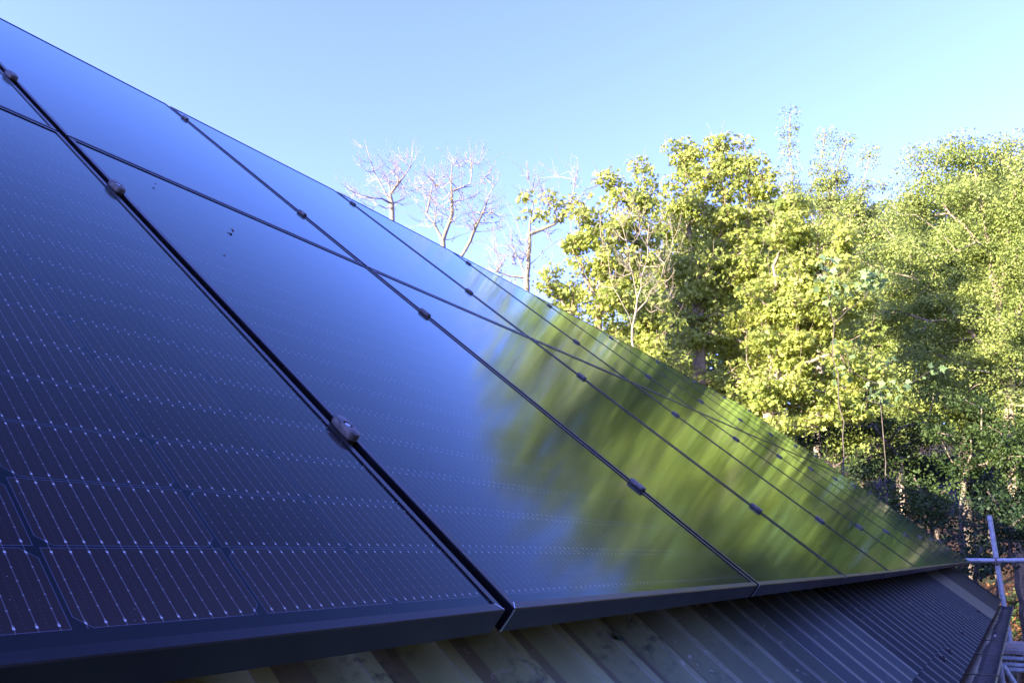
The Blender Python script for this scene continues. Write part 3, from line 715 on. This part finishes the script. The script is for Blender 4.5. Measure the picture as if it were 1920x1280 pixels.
tree('thinly_leaved_tree', 'slim pale tree with bare twigs below and yellow-green leaf tufts on its right', 15, 985, [[(985, 700), (988, 540), (992, 440), (1000, 380)], [(990, 470), (960, 400), (950, 380)], [(994, 450), (1040, 420), (1080, 380), (1100, 355)], [(985, 520), (965, 470), (945, 440)], [(990, 500), (1020, 470), (1055, 445)]],
     [(972, 376, 16), (990, 372, 14), (1012, 385, 20), (1040, 375, 20), (1065, 385, 18), (1085, 398, 20), (1050, 400, 20), (1020, 405, 14), (1100, 375, 14), (990, 395, 12)], 13,
     leaf=(13, .17, .105, SYC, 'syc', .3, 1), mat_bark='bark_pale', rt=.06, dens=24, twig=(2, .36, .0045), rmin=.0065, clear=4, pw=.6, wander=.02, group='bare trees against the sky', step=.22,
     bare=[(950, 480, 34), (1000, 340, 14), (930, 510, 22), (1010, 360, 20), (1080, 345, 18), (1055, 340, 12), (975, 470, 22), (1015, 440, 18), (1110, 340, 14)])
# sycamores
tree('sycamore_tree', 'leafy sycamore with two ivy-brown stems, left edge of the green mass', 14.5, 1125, [[(1128, 800), (1122, 600), (1130, 500), (1150, 420), (1160, 350)], [(1122, 560), (1165, 520), (1200, 420), (1208, 350)], [(1124, 580), (1095, 520), (1075, 460), (1070, 420)], [(1126, 620), (1070, 590), (1040, 545)]],
     [(1148, 335, 22), (1150, 365, 26), (1175, 385, 24), (1205, 330, 26), (1215, 365, 28), (1190, 430, 40), (1145, 430, 38), (1090, 410, 24), (1115, 455, 34), (1075, 460, 20), (1095, 500, 30), (1150, 500, 45), (1040, 525, 26), (1028, 555, 18), (1065, 560, 32), (1100, 575, 36), (1160, 570, 45), (1200, 500, 40), (1180, 630, 45), (1230, 600, 45), (1240, 680, 40)], 21,
     leaf=SY, rt=.085, dens=15, clear=3, twig=(1, .45, .006), rmin=.010, group='sycamore trees')
tree('sycamore_tree', 'tallest sycamore with upright leafy spires and a thick brown trunk', 16, 1325, [[(1320, 860), (1315, 720), (1310, 640), (1300, 540), (1290, 420), (1280, 300)], [(1306, 600), (1350, 500), (1360, 400), (1350, 300)], [(1306, 610), (1250, 540), (1245, 470), (1240, 400)], [(1340, 520), (1400, 430), (1405, 330), (1396, 275)]],
     [(1272, 268, 18), (1290, 278, 14), (1312, 290, 16), (1282, 310, 24), (1348, 278, 20), (1360, 270, 12), (1345, 310, 26), (1395, 270, 12), (1393, 300, 18), (1395, 335, 30), (1290, 350, 36), (1345, 360, 40), (1255, 400, 32), (1300, 420, 50), (1370, 430, 50), (1420, 390, 36), (1440, 350, 26), (1270, 490, 50), (1340, 510, 60), (1410, 500, 50), (1290, 580, 50), (1370, 600, 60), (1300, 660, 50), (1380, 690, 60), (1440, 440, 34), (1450, 320, 16), (1430, 300, 12)], 22,
     leaf=SY, rt=.14, dens=16, clear=3, twig=(1, .45, .006), rmin=.011, group='sycamore trees')
tree('sycamore_tree', 'broad sycamore in front of the birches with bright limbs slanting up right', 15, 1480, [[(1440, 900), (1440, 760), (1470, 640), (1520, 560), (1560, 480), (1580, 430)], [(1450, 700), (1440, 600), (1450, 500), (1470, 430)], [(1490, 620), (1560, 600), (1610, 560)], [(1446, 740), (1400, 680), (1400, 620)]],
     [(1480, 385, 20), (1510, 390, 18), (1470, 430, 34), (1530, 460, 42), (1580, 440, 26), (1480, 500, 50), (1550, 530, 50), (1440, 560, 50), (1500, 600, 56), (1580, 600, 46), (1450, 660, 56), (1540, 680, 60), (1620, 560, 26), (1410, 740, 40), (1480, 750, 60), (1570, 760, 50), (1620, 680, 40)], 23,
     leaf=SY, rt=.12, dens=16, clear=3, twig=(1, .45, .006), rmin=.011, group='sycamore trees')
# bare stems standing in front of the sycamores
tree('bare_tree', 'bare pale thicket tree whose fine twigs cross in front of the left sycamore', 13.4, 1190, [[(1190, 800), (1185, 640), (1195, 560), (1180, 470)], [(1188, 620), (1150, 540), (1140, 470)], [(1192, 590), (1240, 520), (1262, 450)], [(1194, 560), (1215, 480), (1222, 400)]],
     [(1150, 440, 40), (1190, 430, 40), (1230, 430, 40), (1262, 440, 30), (1210, 500, 50), (1270, 510, 40), (1150, 520, 36), (1180, 390, 30), (1240, 570, 50)], 14,
     leaf=None, mat_bark='bark_pale', rt=.022, dens=14, twig=(3, .34, .0055), rmin=.007, clear=3, group='bare stems before the sycamores', step=.2)
# birches and behind
BI = (140, .33, .070, OVAL, 'birch', .0, 1, .5)
tree('birch_tree', 'olive birch behind the sycamores with wispy leaning tips on the skyline', 22, 1540, [[(1530, 800), (1540, 600), (1530, 450), (1520, 380)], [(1532, 470), (1490, 380), (1480, 290), (1482, 215)], [(1532, 460), (1560, 380), (1572, 310), (1588, 262)], [(1534, 480), (1600, 400), (1625, 320), (1632, 285)], [(1520, 400), (1535, 320), (1548, 250)]],
     [(1481, 215, 7), (1478, 240, 10), (1470, 262, 10), (1486, 280, 9), (1480, 310, 10), (1548, 250, 7), (1540, 275, 10), (1530, 300, 12), (1545, 320, 10), (1588, 262, 6), (1580, 285, 8), (1572, 310, 8), (1632, 285, 6), (1625, 310, 9), (1612, 340, 12), (1655, 345, 9), (1640, 370, 22), (1470, 370, 26), (1510, 360, 34), (1560, 360, 40), (1600, 390, 40), (1520, 420, 56), (1580, 440, 60), (1630, 420, 40), (1650, 470, 50), (1560, 520, 60), (1460, 420, 40)], 31,
     leaf=BI, rt=.10, rmin=.015, dens=12, clear=3, step=.4, group='birch trees')
tree('birch_tree', 'large birch filling the right side with a pale forked trunk', 18, 1890, [[(1900, 900), (1890, 700), (1872, 560), (1850, 440), (1830, 330)], [(1888, 690), (1800, 600), (1740, 540), (1712, 520)], [(1875, 580), (1890, 450), (1905, 330)], [(1855, 470), (1780, 400), (1730, 330), (1712, 290)], [(1884, 640), (1940, 520), (1960, 400)]],
     [(1712, 280, 12), (1722, 310, 20), (1745, 285, 12), (1775, 275, 18), (1800, 268, 18), (1830, 270, 18), (1780, 320, 40), (1830, 320, 40), (1880, 290, 28), (1905, 265, 18), (1900, 330, 50), (1720, 350, 24), (1700, 390, 30), (1760, 400, 60), (1840, 410, 60), (1910, 430, 60), (1680, 440, 34), (1700, 500, 60), (1790, 500, 60), (1880, 520, 60), (1960, 380, 60), (1970, 520, 70), (1690, 590, 60), (1770, 610, 60), (1850, 630, 60), (1930, 640, 60), (1720, 680, 50), (1800, 710, 60), (1900, 740, 60), (1640, 640, 50)], 32,
     leaf=(160, .34, .062, OVAL, 'birch', 0, .85, .4), rt=.11, dens=12, clear=3, step=.4, group='birch trees')
# undergrowth and darker trees below the crowns
SH = (190, .32, .060, OVAL, 'shrub', 0, 1)
DK = (190, .32, .060, OVAL, 'dark', 0, 1)
tree('small_tree', 'thin leafy tree with pale crooked stem in the shade below the sycamores', 16.5, 1600, [[(1695, 960), (1690, 900), (1690, 860), (1680, 800)], [(1690, 870), (1640, 800), (1600, 760)]],
     [(1600, 780, 50), (1660, 780, 50), (1700, 820, 45), (1640, 850, 40), (1540, 820, 40), (1740, 780, 45)], 41, leaf=SH, rt=.05, dens=6, clear=.8, group='undergrowth trees')
tree('small_tree', 'shaded small tree with bright lit branch above the scaffold pole', 15.5, 1800, [[(1800, 960), (1810, 880), (1840, 820)], [(1806, 900), (1850, 870), (1890, 850)]],
     [(1780, 820, 45), (1840, 790, 50), (1900, 820, 55), (1860, 870, 40), (1760, 870, 36), (1960, 850, 60)], 42, leaf=SH, rt=.04, dens=6, clear=.8, group='undergrowth trees')
for k, (px, py, r, dd, mt, lab) in enumerate(((1560, 880, 44, 15.5, SH, 'green shrub at the array edge, lowest under the middle sycamore'),
                                          (1660, 930, 40, 14.8, SH, 'bright-tipped shrub beside the thin crooked stem'),
                                          (1745, 935, 52, 14.6, SH, 'sunlit small-leaved shrub left of the scaffold pole top'),
                                          (1800, 985, 34, 14.2, DK, 'dark low bush just above the tip of the array'),
                                          (1895, 985, 46, 14.4, DK, 'very dark evergreen bush right of the scaffold pole'),
                                          (1480, 830, 40, 16, DK, 'dark bush at the foot of the thick-trunked sycamore'),
                                          (1860, 925, 40, 15.6, DK, 'dark evergreen bush behind the scaffold pole top'),
                                          (1390, 770, 44, 16.5, SH, 'green bush hugging the skyline of the array near the thick trunk'),
                                          (1850, 880, 60, 18.5, DK, 'wide dark bush high on the bank, behind the small tree with the lit branch'),
                                          (1940, 930, 60, 17.5, DK, 'dark bush on the bank cut by the right edge'),
                                          (1618, 885, 42, 18.5, DK, 'dark bush filling the gap above the array edge, left of the crooked stem'),
                                          (1748, 862, 46, 19, DK, 'dark evergreen mass in the hollow behind the small trees'),
                                          (1832, 1042, 24, 13.4, DK, 'smallest dark bush, just above the horizontal tube left of the pole'),
                                          (1700, 890, 50, 17.5, DK, 'dark bush in the hollow behind the crooked stem'))):
    b = blobpts([(px, py, r)], dd, np.random.default_rng(100 + k), 7, 1.4)
    tree('shrub', lab, dd, px, [[(px, py + r * .7), (px + 3, py)]], [(px, py, r), (px - r * .6, py + r * .4, r * .55), (px + r * .7, py + r * .3, r * .6)], 50 + k, leaf=mt, rt=.035, dens=6.5, clear=.1, step=.2, cat='shrub', mat_bark='bark_dark', group='shrubs on the bank')
# leafy sapling near the gable: large pale leaves in the shade
tree('maple_sapling', 'nearer slender sapling with large pale blue-green lobed leaves', 13.6, 1572, [[(1580, 820), (1572, 700), (1556, 580), (1548, 500)], [(1562, 620), (1620, 560), (1655, 500)]],
     [(1548, 480, 14), (1570, 520, 20), (1640, 505, 22), (1610, 540, 22), (1580, 560, 18), (1640, 540, 12)], 61,
     leaf=(9, .20, .13, SYC, 'pale_leaf', 0, 1), rt=.011, dens=9, clear=2.5, mat_bark='bark_dark', rmin=.006, group='saplings', step=.25)
tree('maple_sapling', 'lower sapling with scattered pale lobed leaves in front of the dark hollow', 14.2, 1660, [[(1660, 900), (1655, 800), (1650, 720)]],
     [(1600, 700, 18), (1650, 680, 16), (1695, 705, 18), (1735, 690, 14), (1620, 740, 20), (1670, 735, 16), (1560, 700, 14), (1575, 650, 12)], 62,
     leaf=(7, .24, .12, SYC, 'pale_leaf', 0, .9), rt=.010, dens=7, clear=1.5, mat_bark='bark_dark', rmin=.005, group='saplings', step=.25)
# dark wood behind, each trunk and crown its own
FAR = (170, .85, .15, OVAL, 'birch', 0, .8)
for k, (px, py, r, dd) in enumerate(((1210, 620, 100, 27), (1310, 540, 120, 30), (1440, 520, 120, 32), (1570, 540, 120, 29), (1690, 510, 110, 28), (1810, 470, 130, 26), (1930, 450, 140, 26), (2060, 500, 150, 26))):
    tree('woodland_tree', 'darker woodland tree far behind, %s of the row in the gaps' % ords[k], dd, px, [[(px, 900), (px + 8, py + 60), (px, py)], [(px + 4, py + 90), (px + r * .4, py + 20)]],
         [(px, py, r), (px - r * .5, py + r * .6, r * .7), (px + r * .5, py + r * .7, r * .75), (px, py - r * .6, r * .5), (px + r * .1, py + r * 1.5, r * .7), (px - r * .4, py + r * 2, r * .7), (px + r * .4, py + r * 2.1, r * .7)], 70 + k, leaf=FAR, rt=.16, dens=3.0, clear=4, step=.8, rmin=.02, mat_bark='bark_dark', group='woodland behind')
# trees outside the frame to the right, seen in the glass; the later ones added to cut skylight on the roof
for k, (az, dd, h) in enumerate(((-9, 16, 8.5), (-19, 18, 8.0), (-31, 17, 8.5), (-46, 16, 9), (-62, 14, 9), (-80, 13, 9), (-99, 13, 9), (-119, 14, 9.5))):
    px = 960 - FPX * math.tan(0) ; rng = np.random.default_rng(90 + k)
    b = np.array([CAM[0] + dd * math.cos(R_(az)), CAM[1] + dd * math.sin(R_(az)), 0.]); b[2] = float(gz(b[0], b[1])) - .1
    root = empty('birch_tree', tuple(b), 'leafy birch seen in the glass or added to cut skylight, to the right of the view, %s beyond the frame edge' % ords[k], 'tree', 'trees right of the frame')
    sk = Skel(rng, .06, .5, .45); sk.path([b, b + [.2, .1, h * .5], b + [0, .2, h * .85]])
    n = 230; x = rng.normal(0, 1, (n, 3)); x /= np.linalg.norm(x, axis=1, keepdims=True); x *= rng.uniform(.2, 1, (n, 1)) ** .5
    T = b + np.array([0, 0, h * .58]) + x * np.array([2.4, 2.4, h * .44])
    for t in T[np.argsort(np.linalg.norm(T - sk.p[-1], axis=1))]: sk.to(t, 1.5)
    sk.mesh('trunk', M['bark'], root, .15, .01); leaves('crown', T, 40, .42, .10, OVAL, M['birch'], root, rng, lo=0, hi=.9)
# leaf litter, fallen branches and low growth on the bank
rng = np.random.default_rng(7)
n = 26000; X = rng.uniform(11.9, 26, n); Y = rng.uniform(-7, 9, n) ; P = np.stack([X, Y, gz(X, Y) + rng.uniform(0, .03, n)], 1)
o = leaves('fallen_leaves', P, 1, .02, .11, OVAL, mat_leaf('dry_fallen_leaf', (.025, .012, .006), (.22, .10, .04), .05, .8), None, rng, flat=.3)
tag(o, kind='stuff', label='brown and orange fallen leaves covering the bank', cat='leaf litter')
n = 3200; X = rng.uniform(12.5, 28, n); Y = rng.uniform(-7, 9, n); keep = np.sin(X * .9) + np.cos(Y * 1.1 + X * .3) > .1; X, Y = X[keep], Y[keep]
P = np.stack([X, Y, gz(X, Y) + .08], 1)
o = leaves('low_plants', P, 16, .20, .08, OVAL, M['shrub'], None, rng, flat=.5); tag(o, kind='stuff', label='low green plants growing through the leaf litter', cat='ground cover')
